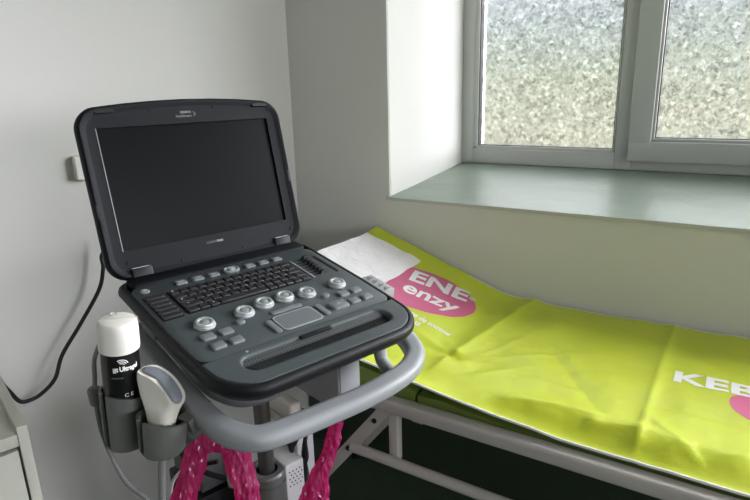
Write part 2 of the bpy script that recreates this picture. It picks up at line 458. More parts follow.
    w4 = link(bpy.data.objects.new('added_window_4', None)); w4.location = (XE, (WA+WB)/2, Z4); struct(w4)  # added in the unseen right wall as fill light
    bm = bmesh.new()
    for y in (WA, (WA+WB)/2-.03, WB-.055): box(bm, (XE+.02, y, Z4), (XE+.08, y+.055, ZT), .004)
    for z in (Z4, ZT-.055): box(bm, (XE+.02, WA, z), (XE+.08, WB, z+.055), .004)
    part('frame', bm, M['pvc'], w4)
    bm = bmesh.new(); box(bm, (XE+.045, WA+.03, Z4+.03), (XE+.049, WB-.03, ZT-.03)); part('pane', bm, M['clear'], w4)
    w5 = link(bpy.data.objects.new('added_window_5', None)); w5.location = (1.22, YF, zb); struct(w5)  # added pane section out of view, clear-glazed to brighten the left wall
    bm = bmesh.new()
    bar(bm, .7895, .806, zb+.047, zt-.05, YF+.006, YF+.05, .003); bar(bm, 1.634, 1.6505, zb+.047, zt-.05, YF+.006, YF+.05, .003)
    part('glazing_bead', bm, M['pvc'], w5)
    bm = bmesh.new(); box(bm, (.785, YF+.030, zb+.045), (1.655, YF+.034, zt-.055)); part('pane', bm, M['clear'], w5)
    # outdoors, seen blurred through the glass: meadow, a belt of trees, an added hillside hiding the bright sky
    def terrain(nm, prof, m, amp, a1=2.5, flat=False):
        bm = bmesh.new(); rows = []
        for i in range(121):
            a = -1.8+a1*i/120                        # the rise falls away to let sky light in on the right
            f = 1 if flat else 1-max(0, min(1, (a-.22)/.4))
            f = f*f*(3-2*f)
            rows.append([(a*y, y, (z*f if z > 0 else z)+amp*f*noise.noise(Vector((a*y*.09, y*.05, 3)))*(k > 0)) for k, (y, z) in enumerate(prof)])
        loops(bm, rows, False, False, closed=False); o = finish(nm, bm, m); struct(o)
    terrain('ground_outside', [(2.3,-.2),(8,-.2),(200,-.2)], M['lawn'], .0, 9, True)
    terrain('added_hill_outside', [(9,-.19),(14,-.1),(22,.15),(30,.6),(40,1.6),(52,4),(66,8),(84,14),(105,21),(135,29),(160,33)], M['hill'], .5)  # hill added to keep the panes dimmer than the sky
room()

# ------------------------------------------------------------------ scanner
SM = frame(H, U, -V*math.cos(TAU)+Z*math.sin(TAU), Z*math.cos(TAU)+V*math.sin(TAU))     # local x = right, y = away, z = up off the panel
scanner = empty('ultrasound_scanner', SM, 'open laptop style ultrasound scanner with black screen and knobs on grey cart', 'ultrasound scanner')
TRAY = -.009
def taper(x, y):
    return x*(1-.048*max(0, (-y-.2)/.2)**1.5)-.003, y
def base_body():
    bm = bmesh.new()
    pr = [(.036,-.0400),(.024,-.0375),(.012,-.030),(.004,-.021),(0,-.014),(0,-.009),(.0012,-.0045),(.0045,-.001),(.0085,0),(.0105,-.0004),(.0115,-.002),(.0115,TRAY)]
    loops(bm, [[(*taper(x, y), z) for x, y in rr(.198-i, .2015-i, max(.026-i*.6, .006), 9, 0, -.2035, rf=.072-i)] for i, z in pr])
    o = finish('base_body', bm, M['black'], scanner, angle=50)
    bm = bmesh.new()                                   # hinge bar along the back edge
    prism(bm, .182, .019, .010, [(0,TRAY),(0,-.002),(.002,.002),(.006,.004)], 0, -.020)
    finish('rear_bar', bm, M['charcoal'], o)
    bm = bmesh.new()                                   # carry-latch recess on the left flank
    prism(bm, .030, .007, .004, [(0, 0), (0, .004), (.002, .006)], 0, 0)
    for v in bm.verts: v.co = Vector((-.1985-v.co.z*.5, -.150+v.co.x, -.020+v.co.y))
    finish('side_cover', bm, M['platform'], o)
    return o
base = base_body()

def plates():
    bm = bmesh.new()
    prism(bm, .1862, .1345, .018, [(0,TRAY),(0,-.0008),(.0012,0)], 0, -.1745, k=6)
    for v in bm.verts: v.co.x, v.co.y = taper(v.co.x, v.co.y)
    cp = finish('control_panel', bm, M['panel'], scanner)
    # palm rest with the slot for a hand / speaker
    bm = bmesh.new()
    def edge(i):                                        # follows the outline of the body, cut straight at the back
        return [taper(x, min(y, -.3105-i*.4)) for x, y in rr(.1862-i, .1895-i, .02, 6, 0, -.2035, rf=.0605-i)]
    ins = lambda d, z: [(x, y, z) for x, y in rr(.138-d, .0195-d, max(.0185-d, .002), 6, 0, -.3445)]
    at_z = lambda l, z: [(x, y, z) for x, y in l]
    loops(bm, [at_z(edge(0), TRAY), at_z(edge(0), -.001), at_z(edge(.0012), 0), at_z(edge(.003), 0),
               ins(-.0075, 0), ins(-.0045, 0), ins(-.002, -.001), ins(0, -.0035), ins(.001, -.008), ins(.002, -.018)], True, False)
    pr = finish('palm_rest', bm, M['palm'], scanner, angle=50)
    # grille: leans up towards the far edge
    bm = bmesh.new(); n = 8; ls = []
    for i in range(n+1):
        t = i/n
        ls.append([(-.134+.268*k/20, -.3625+.034*t, -.0165+.013*t**1.6) for k in range(21)])
    loops(bm, ls, False, False, closed=False)
    finish('speaker_grille', bm, M['grille'], pr)
    bm = bmesh.new(); box(bm, (-.03, -.330, -.004), (.03, -.3225, .0006), .0012); finish('latch', bm, M['black'], pr)
    return cp
panel = plates()

def put(name, bm, m, parent, x, v, z=0):
    """A part set on the panel: bm is built about its own middle, x right, y away."""
    o = finish(name, bm, m, parent); o.location = (x, -v, z); return o

def keys():
    bm = bmesh.new(); prism(bm, .1225, .0445, .003, [(0,0),(0,.0005)], 0, 0)
    kb = put('keyboard', bm, M['key_well'], scanner, -.0185, .1262, 0)
    meshes = {}
    def key(w, d):
        kx = (round(w, 4), round(d, 4))
        if kx not in meshes:
            bm = bmesh.new(); prism(bm, w/2, d/2, .0015, [(0,0),(0,.0020),(.0013,.0034)], k=2)
            o = finish('key', bm, M['key'], kb); meshes[kx] = o; return o
        o = meshes[kx].copy(); link(o); return o
    W = .2415; x0 = -.12075
    rows = [([1]*13+[1.3], .0172), ([1.4]+[1]*12+[.9], .0172), ([1.7]+[1]*11+[1.6], .0172), ([2.1]+[1]*10+[1,1.2], .0172), ([1.2,1,1,5.3,1,1,1,1,1], .0172)]
    y = .0430
    for ws, d in rows:
        k = W/sum(ws); x = x0
        for w in ws:
            o = key(w*k-.0021, d-.0021); o.parent = kb; o.location = (x+w*k/2, y-d/2, .0006); x += w*k
        y -= d
    # column of wide function keys
    bm = bmesh.new(); prism(bm, .0175, .0445, .003, [(0,0),(0,.0005)]); fk = put('function_key_block', bm, M['key_well'], scanner, -.1645, .1275, 0)
    bm = bmesh.new(); prism(bm, .0160, .0060, .0015, [(0,0),(0,.0020),(.0013,.0034)], k=2)
    f0 = finish('function_key', bm, M['key'], fk)
    for i in range(6):
        o = f0 if i == 0 else link(f0.copy()); o.parent = fk; o.location = (0, .0358-i*.0143, .0006)
    for x, yy in ((-.1150, .036), (-.113, .002), (-.110, -.0155), (-.074, -.034)):    # small white legends
        bm = bmesh.new(); box(bm, (x, yy, .0040), (x+.0024, yy+.0018, .0043)); finish('legend', bm, M['print_white'], kb)
keys()

def knob(u, v):
    bm = bmesh.new()
    lathe(bm, [(.0170,0),(.0174,.002),(.0166,.0038),(.0150,.0044),(.0150,.0062),(.0142,.0078),(.0122,.0084),(.0100,.0080),(.0088,.0068),(.004,.0064),(.0005,.0064)], 36)
    k = put('knob', bm, M['knob'], scanner, u-.002, v+.0085, 0)
    bm = bmesh.new(); lathe(bm, [(.0072,.0062),(.0072,.0072),(.0062,.0078),(.0005,.0080)], 28)
    finish('push_cap', bm, M['button_light'], k)
    bm = bmesh.new(); box(bm, (-.0004, .0098, .0080), (.0004, .0136, .0086)); finish('pointer', bm, M['button'], k)
for u, v in ((-.133,.207), (-.063,.207), (-.0205,.198), (.0215,.197), (.063,.205), (.132,.204)): knob(u, v)

def button(name, u, v, hw, hd, r, m='button', h=.0032):
    bm = bmesh.new(); prism(bm, hw, hd, r, [(0,0),(0,h*.6),(.0008,h*.9),(.002,h)], k=4)
    return put(name, bm, M[m], scanner, u, v, 0)
for u in (-.104, -.072, -.041, .034, .064, .095): 
    b = button('soft_button', u, .0603, .0105, .0072, .0035)
    bm = bmesh.new(); prism(bm, .0045, .0016, .0008, [(0,.0032),(0,.0034)], k=2); finish('symbol', bm, M['light_line'], b)
o = button('oval_button', -.004, .0602, .0155, .0095, .0094)
bm = bmesh.new(); lathe(bm, [(.0062,.003),(.0062,.0042),(.005,.0048),(.0003,.005)], 24); finish('dome', bm, M['light_line'], o)
bm = bmesh.new(); A = rr(.0152,.0092,.009,4); B = rr(.0140,.0080,.0078,4)
loops(bm, [[(x,y,.0028) for x,y in A],[(x,y,.0040) for x,y in A],[(x,y,.0040) for x,y in B],[(x,y,.0028) for x,y in B]], False, False); finish('rim', bm, M['light_line'], o)
o = button('power_button', -.169, .061, .0082, .0074, .0072)
bm = bmesh.new(); lathe(bm, [(.0035,.003),(.0035,.0036),(.0003,.0037)], 20); finish('symbol', bm, M['light_line'], o)
for u in (-.085, .084): button('round_button', u, .2385, .0078, .0062, .006, h=.0045)
for u, v in ((-.147,.251), (-.117,.251), (-.145,.281), (-.116,.282), (.116,.249), (.144,.249), (.116,.280), (.145,.280)):
    button('square_button', u, v, .0108, .0085, .0035, h=.004)
o = button('freeze_button', .083, .278, .0175, .0125, .006, h=.0045)
bm = bmesh.new()
for i in range(6):
    a = i*PI/3; box(bm, (-.0005, .0012, .0045), (.0005, .0062, .0048), mw=Matrix.Rotation(a, 4, 'Z'))
lathe(bm, [(.0014,.0045),(.0014,.0048),(.0001,.0048)], 10); finish('snowflake_symbol', bm, M['light_line'], o)
bm = bmesh.new(); prism(bm, .0385, .0235, .009, [(0,0),(0,.001),(.0022,.001),(.0028,.0004)], k=5); put('touchpad', bm, M['light_line'], scanner, 0, .2765, .0006)
bm = bmesh.new(); prism(bm, .0360, .0210, .008, [(0,0),(0,.0010)], k=5); put('touchpad_surface', bm, M['button'], scanner, 0, .2765, .0008)
button('select_bar', 0, .2415, .030, .0050, .0045, h=.003)
button('side_bar', -.0485, .279, .0062, .0195, .005, h=.003); button('side_bar', .0500, .276, .0062, .0195, .005, h=.003)
bm = bmesh.new(); box(bm, (-.0014,-.042,0), (.0014,.042,.0016), .0005); put('divider', bm, M['light_line'], scanner, .1125, .125)
bm = bmesh.new(); prism(bm, .0035, .042, .0034, [(0,0),(0,.0004)]); put('slot', bm, M['black'], scanner, .168, .1255)
for i in range(7):                                     # gain sliders
    v = .0865+i*.0118; u = .136-i*.0012
    bm = bmesh.new(); prism(bm, .0205, .0012, .001, [(0,0),(0,.0004)], k=2)
    s = put('gain_slider_slot', bm, M['black'], scanner, u, v)
    bm = bmesh.new()
    A = [(.002,-.0045,0),(.015,-.0045,0),(.015,.0045,0),(.002,.0045,0)]; B = [(.006,-.003,.007),(.012,-.003,.0075),(.012,.003,.0075),(.006,.003,.007)]
    loops(bm, [A, B]); finish('slider_knob', bm, M['key'], s)
# small lights and prints
bm = bmesh.new(); lathe(bm, [(.0022,0),(.0022,.0008),(.0001,.001)], 12); put('indicator', bm, M['light_line'], scanner, -.118, .3165, 0)

# ---- lid
LT = math.radians(13.3)
Ld = (-V*math.sin(LT)+Z*math.cos(LT)); Ln = (V*math.cos(LT)+Z*math.sin(LT))
O = Vector((-.8595, .752, -.2695+HC))
LM = SM.inverted() @ frame(O, U, Ld, Ln)
def lid():
    bm = bmesh.new()
    hw, cy, hd = .2035, .101, .152
    kw = dict(cx=0, cy=cy, k=8, arch_t=.013, arch_b=.007)
    def lp(i, z): return [(x, y, z) for x, y in rr(hw-i, hd-i, .036-i*.6, 8, 0, cy, .013, .007)]
    # the opening of the screen, same number of points
    hole = lambda d, z: [(x, y, z) for x, y in rr(.1715-d, .1095-d, .0015, 8, 0, .1095)]
    loops(bm, [lp(.022,-.030), lp(.010,-.029), lp(.003,-.024), lp(0,-.016), lp(0,-.008), lp(.0015,-.002), lp(.005,.0012), lp(.0095,.0005), lp(.0135,-.002), lp(.016,-.0025), hole(0,-.003), hole(0,-.0085)], True, False)
    o = finish('lid', bm, M['charcoal'], scanner, angle=42, matrix=LM)
    bm = bmesh.new(); loops(bm, [hole(-.001,-.0095), hole(-.001,-.0080)]); finish('screen', bm, M['screen'], o)
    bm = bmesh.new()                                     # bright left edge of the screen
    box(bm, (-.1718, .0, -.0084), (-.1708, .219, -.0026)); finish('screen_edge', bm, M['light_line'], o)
    for x0, x1 in ((-.166,-.128), (.131,.169)):
        bm = bmesh.new(); box(bm, (x0, -.066, -.022), (x1, -.0325, .0045), .004, 2); h = finish('hinge', bm, M['black'], o)
        bm = bmesh.new(); box(bm, (x0+.001, -.0335, .0006), (x1-.006, -.0325, .004)); finish('hinge_edge', bm, M['light_line'], h)
    def bump(x, y, hw, hd, m='black', nm='rubber_bumper', z=.0012):
        bm = bmesh.new(); prism(bm, hw, hd, min(hw, hd)*.8, [(0,-.004),(0,z),(.001,z+.0018)], k=3); b = finish(nm, bm, M[m], o); b.location = (x, y, 0); return b
    bump(-.152, .2475, .017, .0036, z=.0002); bump(.158, .2465, .017, .0036, z=.0002); bump(.01, .2605, .016, .003, z=-.001)
    bump(-.1975, .075, .0035, .013, z=-.0005); bump(.1975, .092, .0035, .013, z=-.0005)
    for x, y in ((-.168,.243),(-.07,.247),(.055,.247),(.178,.236),(-.168,-.022),(.178,-.020),(-.07,-.038),(.06,-.038)): bump(x, y, .0028, .0028, 'bezel', 'screw_cover', -.0028)
    bm = text_mesh('SIEMENS', .007, .0001); fit(bm, .0215, .0044, -.0035, .2395); 
    b2 = text_mesh('Healthineers', .007, 0); fit(b2, .031, .0046, -.008, .2325)
    for b, nm in ((bm, 'maker_lettering'), (b2, 'maker_lettering')):
        for v in b.verts: v.co.z = -.0015
        finish(nm, b, M['print_grey'], o, smooth=False)
    bm = bmesh.new()
    for i, (x, y) in enumerate(((.0125,.2395),(.0145,.2375),(.0165,.2355),(.0145,.2335),(.0125,.2315),(.0125,.2355))):
        lathe(bm, [(.0008,-.002),(.0008,-.0015)], 8, mw=Matrix.Translation((x, y, 0)))
    finish('dot_emblem', bm, M['print_grey'], o)
    bm = text_mesh('ACUSON', .007); fit(bm, .020, .0042, -.006, -.0145)
    b2 = text_mesh('P500', .007, .0003); fit(b2, .0135, .0044, .0125, -.0145)
    for b, m in ((bm, 'button'), (b2, 'print_grey')):
        for v in b.verts: v.co.z = -.0015
        finish('model_lettering', b, M[m], o, smooth=False)
    return o
lid()

# ------------------------------------------------------------------ cart
CM = frame(Vector((H.x, H.y, 0)), U, -V, Z)            # local x = right, y = away, z = up from the floor
cart = empty('ultrasound_cart', CM, 'grey wheeled cart with tubular handle carrying the scanner', 'cart')
def pc(u, v, h):                                        # point given on the tilted console -> cart frame
    return Vector((u, -(v*math.cos(TAU)+h*math.sin(TAU)), H.z-v*math.sin(TAU)+h*math.cos(TAU)))
RS = [(a, b) for a, b in rr(1, .8, .62, 4)]
def cart_parts():
    # platform under the console
    bm = bmesh.new()
    prism(bm, .165, .150, .05, [(.006,-.060),(0,-.056),(0,-.045),(.004,-.0405)], 0, -.185, k=6)
    T = CM.inverted() @ SM
    for v in bm.verts: v.co = T @ v.co
    finish('platform', bm, M['platform'], cart)
    bm = bmesh.new()                                    # thicker lip on its left edge
    tube(bm, spline([pc(-.168,.05,-.053), pc(-.168,.2,-.053), pc(-.168,.295,-.054), pc(-.152,.338,-.055), pc(-.124,.353,-.056), pc(-.092,.354,-.056)], 8), .0120, 12)
    finish('platform_lip', bm, M['platform'], cart)
    bm = bmesh.new()                                    # handle: one bent tube round three sides
    pts = [pc(-.188,.02,-.083), pc(-.188,.12,-.083), pc(-.188,.22,-.084), pc(-.187,.30,-.085), pc(-.180,.355,-.086), pc(-.160,.390,-.087), pc(-.130,.405,-.087), pc(-.06,.411,-.087), pc(.03,.415,-.087), pc(.10,.411,-.087), pc(.150,.400,-.086), pc(.184,.378,-.083), pc(.199,.345,-.078), pc(.200,.305,-.070), pc(.196,.25,-.058), pc(.19,.15,-.055)]
    tube(bm, spline(pts, 7), .0185, sect=RS)
    h = finish('handle', bm, M['handle'], cart, angle=55)
    bm = bmesh.new()
    tube(bm, spline([pc(.120,.348,-.040), pc(.120,.352,-.060), pc(.120,.360,-.078), pc(.117,.378,-.086), pc(.112,.402,-.088)], 7), .0115, 14)
    finish('handle_strut', bm, M['handle'], h)
    # rising post with its sleeve
    bm = bmesh.new(); lathe(bm, [(.0155,.50),(.0155,.868)], 32, mw=Matrix.Translation((-.016,-.15,0))); finish('post', bm, M['post'], cart)
    bm = bmesh.new(); lathe(bm, [(.036,.10),(.036,.546),(.033,.546),(.033,.551),(.036,.551),(.036,.566),(.033,.570),(.0215,.570),(.0205,.56),(.0205,.52)], 40, mw=Matrix.Translation((-.016,-.15,0)), cap1=False)
    finish('post_sleeve', bm, M['sleeve'], cart, angle=35)
    # connector housing that hangs under the right of the console
    bm = bmesh.new(); box(bm, (.088,-.255,.69), (.142,.02,.875), .004); cb = finish('connector_housing', bm, M['cartgrey'], cart)
    bm = bmesh.new(); box(bm, (.092,-.2575,.70), (.139,-.2540,.868), .002); finish('front_cover', bm, M['cartgrey'], cb)
    # cream bracket and white upright behind the post
    bm = bmesh.new(); box(bm, (.058,-.130,.624), (.086,.06,.668), .008, 3); finish('bracket', bm, M['cream'], cart)
    bm = bmesh.new(); box(bm, (.062,-.115,.596), (.080,.06,.620), .004, 2); finish('bracket_rail', bm, M['cream'], cart)
    bm = bmesh.new(); box(bm, (.080,-.112,.06), (.122,-.062,.60), .003); finish('upright', bm, M['whitebox'], cart)
    # left hanger
    bm = bmesh.new(); box(bm, (-.205,-.245,.785), (-.188,-.215,.84), .004); finish('hanger', bm, M['platform'], cart)
    # lower housing of the column
    bm = bmesh.new()
    A = [(-.115,-.05),(-.022,-.05),(-.022,.08),(-.115,.08)]
    loops(bm, [[(x,y,.50) for x,y in A], [(x,y,.56) for x,y in A], [(x*.8-.012, y*.7+.01, .600) for x,y in A]])
    bmesh.ops.bevel(bm, geom=bm.edges[:], offset=.008, segments=2, affect='EDGES')
    lh = finish('lower_housing', bm, M['platform'], cart)
    bm = bmesh.new(); box(bm, (-.125,-.058,.455), (-.016,.085,.50), .004); finish('tray', bm, M['black'], lh)
    # foot and wheels (below the picture)
    bm = bmesh.new(); prism(bm, .22, .24, .05, [(.01,.085),(0,.09),(0,.115),(.012,.13)], 0, -.15); ft = finish('foot', bm, M['cartgrey'], cart)
    for x in (-.17,.17):
        for y in (-.34,.04):
            bm = bmesh.new(); lathe(bm, [(.018,-.016),(.04,-.014),(.045,-.008),(.045,.008),(.04,.014),(.018,.016)], 24, mw=Matrix.Translation((x,y,.045)) @ Matrix.Rotation(PI/2,4,'Y'))
            w = finish('wheel', bm, M['black'], ft)
            bm = bmesh.new(); box(bm, (x-.022,y-.012,.05), (x-.018,y+.012,.095)); box(bm, (x+.018,y-.012,.05), (x+.022,y+.012,.095)); box(bm, (x-.022,y-.012,.086), (x+.022,y+.012,.097)); finish('fork', bm, M['cartgrey'], w)
cart_parts()

# port block on the right flank of the scanner
bm = bmesh.new(); box(bm, (-.024,-.036,-.030), (.024,.036,0), .003)
pb = finish('port_block', bm, M['port'], scanner); pb.location = (.222, -.216, -.021)
bm = bmesh.new()
for i in range(4):
    y = -.034+i*.0172
    for s in (0, 1):
        A = [(-.020+s*.020, y, 0), (-.004+s*.020, y+.004, 0), (-.012+s*.020, y+.013, 0)]
        loops(bm, [A, [(x*.95, yy, .0008) for x, yy, _ in A]])
finish('ribs', bm, M['button'], pb)

# cups for the gel and the probe, clipped to the handle
def cup(name, top, bot, rt, rb, slot, half, m, parent, back=0, th=.0045):
    """An open cup; slot = direction (degrees) of the slit, half = half its width."""
    ax = (top-bot); ln = ax.length; q = Vector((0,0,1)).rotation_difference(ax).to_matrix().to_4x4()
    mw = CM.inverted() @ (Matrix.Translation(bot) @ q)
    bm = bmesh.new(); n = 44; a0 = math.radians(slot+half); a1 = math.radians(slot+360-half)
    ls = []
    for k in range(9):
        t = k/8; z = ln*t; r = rb+(rt-rb)*t
        if k == 0: r *= .90
        l = []
        for i in range(n+1):
            a = a0+(a1-a0)*i/n; zz = z+(back*t*(math.cos(a-math.radians(slot))*.5+.5) if back else 0)
            l.append(mw @ Vector((r*math.cos(a), r*math.sin(a), zz)))
        for i in range(n, -1, -1):
            a = a0+(a1-a0)*i/n; zz = z+(back*t*(math.cos(a-math.radians(slot))*.5+.5) if back else 0)
            l.append(mw @ Vector(((r-th)*math.cos(a), (r-th)*math.sin(a), zz)))
        ls.append(l)
    loops(bm, ls, False, False)
    L = len(bm.verts)//9; bm.verts.ensure_lookup_table()
    n1 = n+1
    for base_ in (0, 8*L):                              # close bottom edge and rim
        for i in range(n): bm.faces.new([bm.verts[base_+j] for j in (i, i+1, L-2-i, L-1-i)])
    bm2 = [mw @ Vector((rb*.90*math.cos(2*PI*i/40), rb*.90*math.sin(2*PI*i/40), .001)) for i in range(40)]
    bm3 = [mw @ Vector((rb*.70*math.cos(2*PI*i/40), rb*.70*math.sin(2*PI*i/40), -.004)) for i in range(40)]
    bm4 = [mw @ Vector((rb*.90*math.cos(2*PI*i/40), rb*.90*math.sin(2*PI*i/40), .005)) for i in range(40)]
    loops(bm, [bm3, bm2, bm4])
    return finish(name, bm, m, parent, angle=50)
GB = P(-.7287,.4315,-.504); GT = P(-.7230,.4355,-.425)
gc = cup('gel_cup', GT, GB, .0350, .0310, 268, 11, M['rubber'], cart, back=.014)
PBt = P(-.6525,.4435,-.450); PBb = P(-.657,.4395,-.497)
pcup = cup('probe_cup', PBt, PBb, .0355, .0310, 262, 10, M['rubber'], cart, back=.012)
CI = CM.inverted()
bm = bmesh.new()
A = CI @ P(-.628,.462,-.462); B = CI @ P(-.628,.505,-.450)
tube(bm, [A, B], .012, sect=[(-1,-1),(1,-1),(1,1),(-1,1)]); finish('cup_clip', bm, M['rubber'], cart)
bm = bmesh.new(); tube(bm, [CI @ P(-.715,.455,-.46), CI @ P(-.690,.490,-.455)], .012, sect=[(-1,-1),(1,-1),(1,1),(-1,1)]); finish('cup_clip', bm, M['rubber'], cart)

# ------------------------------------------------------------------ gel bottle
def gel():
    bot = P(-.7287,.4315,-.499); top = P(-.7060,.4320,-.3005)
    ax = top-bot; ln = ax.length
    zdir = ax.normalized(); view = (Vector((0,0,HC))-bot); view -= zdir*view.dot(zdir); view.normalize()
    R = frame(bot, zdir.cross(view)*-1 if False else view.cross(zdir)*-1, view, zdir)
    R = frame(bot, view, zdir.cross(view), zdir)        # x faces the viewer's side
    g = empty('gel_bottle', R, 'black gel bottle with ivory flip cap standing in grey cup', 'bottle')
    bm = bmesh.new(); lathe(bm, [(.022,0),(  .0250,.003),(.0258,.008),(.0258,ln-.056),(.0258,ln-.046),(.026,ln-.040),(.022,ln-.035)], 48); b = finish('body', bm, M['bottle'], g)
    bm = bmesh.new(); lathe(bm, [(.0258,ln-.0445),(.0272,ln-.044),(.0276,ln-.041),(.0268,ln-.010),(.0258,ln-.004),(.0240,ln-.001),(.022,ln),(.0005,ln+.0005)], 48); c = finish('cap', bm, M['white'], g)
    bm = bmesh.new(); box(bm, (-.0008,-.0245,ln-.0012), (.0008,.0268,ln+.0006)); finish('lid_seam', bm, M['cream'], c)
    bm = bmesh.new(); lathe(bm, [(.008,-.001),(.0075,.0004),(.004,-.0006),(.0003,-.001)], 20, mw=Matrix.Translation((-.016,-.004,ln+.0004)) @ Matrix.Diagonal((1,.6,1,1))); finish('thumb_dent', bm, M['cream'], c)
    def wrap(bm, m, a0=0):
        gridcut(bm, .003)
        for v in bm.verts:
            a = v.co.x/.0258+a0; z = v.co.y; v.co = Vector((.0260*math.cos(a), .0260*math.sin(a), z))
        return finish('label_print', bm, m, b, smooth=False)
    # the letters sit to the viewer's right of the middle
    wrap(fit(text_mesh('Ultragel', .012, .0004), .0255, .0100, .0105, ln-.0665), M['print_white'])
    wrap(fit(text_mesh('|||S', .012, .0006), .0070, .008, -.0075, ln-.0673), M['print_white'])
    bm = bmesh.new()
    for r in (.0035, .0062, .0089):
        n = 10; pts = []
        for rad in (r, r+.0013):
            pts.append([(rad*math.cos(PI*.12+PI*.55*i/n)+.0005, rad*math.sin(PI*.12+PI*.55*i/n)+ln-.0605, 0) for i in range(n+1)])
        loops(bm, pts, False, False, closed=False)
    wrap(bm, M['print_white'])
    wrap(fit(text_mesh('ultrasound gel', .006), .016, .0030, -.006, ln-.0795), M['print_grey'])
    wrap(fit(text_mesh('C \u20ac'.replace('\u20ac', 'E'), .008, .0001), .0120, .0058, .008, ln-.1080), M['print_white'])
gel()

# ------------------------------------------------------------------ probe
def probe():
    D1 = Vector((.79,.13,-.585)).normalized(); A1 = Vector((.57,.12,.81)); A1 -= D1*A1.dot(D1); A1.normalize()
    pr = empty('ultrasound_probe', Matrix.Translation(PBb), 'white curved ultrasound probe with grey lens resting in grey cup', 'probe')
    X0 = Vector((.97,.10,-.05)).normalized()
    secs = [(P(-.657,.4395,-.490), X0, Z, .014, .012), (P(-.6545,.441,-.470), X0, Z, .0165, .0140), (P(-.6525,.442,-.450), X0, Z, .0190, .0150),
            (P(-.6525,.4440,-.435), X0.lerp(D1,.35), Z.lerp(A1,.35), .0225, .0158), (P(-.6555,.4465,-.419), X0.lerp(D1,.7), Z.lerp(A1,.7), .0305, .0164),
            (P(-.6570,.449,-.406), D1, A1, .0372, .0168), (P(-.6545,.4496,-.3995), D1, A1, .0392, .0165)]
    bm = bmesh.new(); ls = []
    off = PBb
    for c, d, a, w, t in secs:
        d = d.normalized(); a = (a-d*a.dot(d)).normalized(); n = d.cross(a).normalized()
        ls.append([c-off+d*x+n*y for x, y in rr(w, t, t*.75, 6)])
    c, d, a, w, t = secs[-1]; d = d.normalized(); n = d.cross(a).normalized()
    arc = lambda x, w: .0155*(1-(x/w)**2)
    for k in (.25,.5,.75,1):
        ls.append([c-off+d*x*(1-.01*k)+n*y*(1-.05*k)+a*arc(x, w*1.02)*k for x, y in rr(w, t, t*.75, 6)])
    loops(bm, ls); b = finish('shell', bm, M['probe'], pr, angle=60)
    bm = bmesh.new(); g = []
    for k in (0, 1):
        g.append([c-off+d*x+n*y*(1-.1*k)+a*(arc(x, w*1.02)+(.0005 if k == 0 else .0022)-(0.0 if k == 0 else .0)) for x, y in rr(w*.90, t*.74, t*.60, 6)])
    # strips across so the curved lens stays curved
    lens_n = 24; top = []
    bm.free(); bm = bmesh.new()
    for i in range(lens_n+1):
        x = -w*.92+2*w*.92*i/lens_n; e = max(.15, (1-abs(x/(w*.93))**8)**.5); row = []
        for y, z in ((-.58,-.004),(-.58,.0010),(-.48,.0020),(0,.0026),(.48,.0020),(.58,.0010),(.58,-.004)):
            row.append(c-off+d*x+n*(t*y*e)+a*(arc(x, w*1.02)+z))
        top.append(row)
    loops(bm, top, closed=True); finish('lens', bm, M['lens'], pr, angle=60)
    bm = text_mesh('4C1', .008); fit(bm, .012, .006)
    # on the broad face, towards the viewer
    s = n if n.dot(Vector((0,0,HC))-c) > 0 else -n
    X = d if True else -d
    for v in bm.verts:
        x, y = v.co.x, v.co.y
        v.co = c-off+X*(x-.004)+a*(y-.010)+s*(t+.0004)
    finish('marking', bm, M['lens'], pr, smooth=False)
    bm = bmesh.new(); tube(bm, spline([P(-.657,.4395,-.494)-off, P(-.6635,.4385,-.53)-off, P(-.660,.430,-.575)-off, P(-.657,.420,-.64)-off, P(-.67,.43,-.80)-off, P(-.72,.50,-.95)-off, P(-.80,.60,-1.02)-off], 8), .0058, 12)
    finish('lead', bm, M['cable_grey'], pr)
probe()

# ------------------------------------------------------------------ cables
def cable(name, pts, r, m, label, n=8):
    bm = bmesh.new(); tube(bm, spline([P(*p) for p in pts], n), r, 10)
    return tag(finish(name, bm, m), label, 'cable')
c = cable('lead_cable', [(-.80,.62,-.385), (-.835,.505,-.375), (-.838,.468,-.40), (-.795,.435,-.42), (-.774,.420,-.434), (-.757,.412,-.49), (-.722,.413,-.556), (-.684,.426,-.592), (-.66,.44,-.66), (-.68,.5,-.9), (-.72,.56,-1.05)], .0036, M['cable_grey'], 'thin grey cable with ferrite lump looping beside the gel cup')
bm = bmesh.new(); lathe(bm, [(.004,-.016),(.0085,-.013),(.0098,-.008),(.0098,.008),(.0085,.013),(.004,.016)], 14, mw=Matrix.Translation(P(-.774,.420,-.434)) @ Matrix.Rotation(-.12, 4, 'Y')); f = finish('ferrite', bm, M['cable_grey']); f.parent = c
cable('power_cable', [(-.868,.80,-.352), (-.95,.86,-.37), (-1.15,.93,-.37), (-1.32,.905,-.355), (-1.413,.858,-.406), (-1.416,.85,-.45), (-1.421,.831,-.507), (-1.438,.773,-.59), (-1.453,.721,-.659), (-1.459,.695,-.717), (-1.470,.661,-.747), (-1.479,.633,-.756), (-1.485,.612,-.750), (-1.489,.596,-.717), (-1.494,.582,-.678), (-1.499,.566,-.59), (-1.503,.556,-.50), (-1.515,.50,-.480), (-1.51,.40,-.5145), (-1.47,.28,-.5150)], .0052, M['cable'], 'black cable hanging on the white wall left of the screen')
cable('loop_cable', [(-.80,.60,-.49), (-.79,.58,-.56), (-.79,.56,-.60), (-.76,.555,-.63), (-.73,.565,-.645), (-.70,.585,-.66)], .0050, M['cable'], 'black cable curving below the probe cup')
cable('coiled_cable', [(-.70,.57,-.615), (-.735,.55,-.625), (-.765,.53,-.65), (-.770,.525,-.69), (-.755,.53,-.725), (-.735,.55,-.76)], .0045, M['cable'], 'black loop of cable behind the left magenta film')
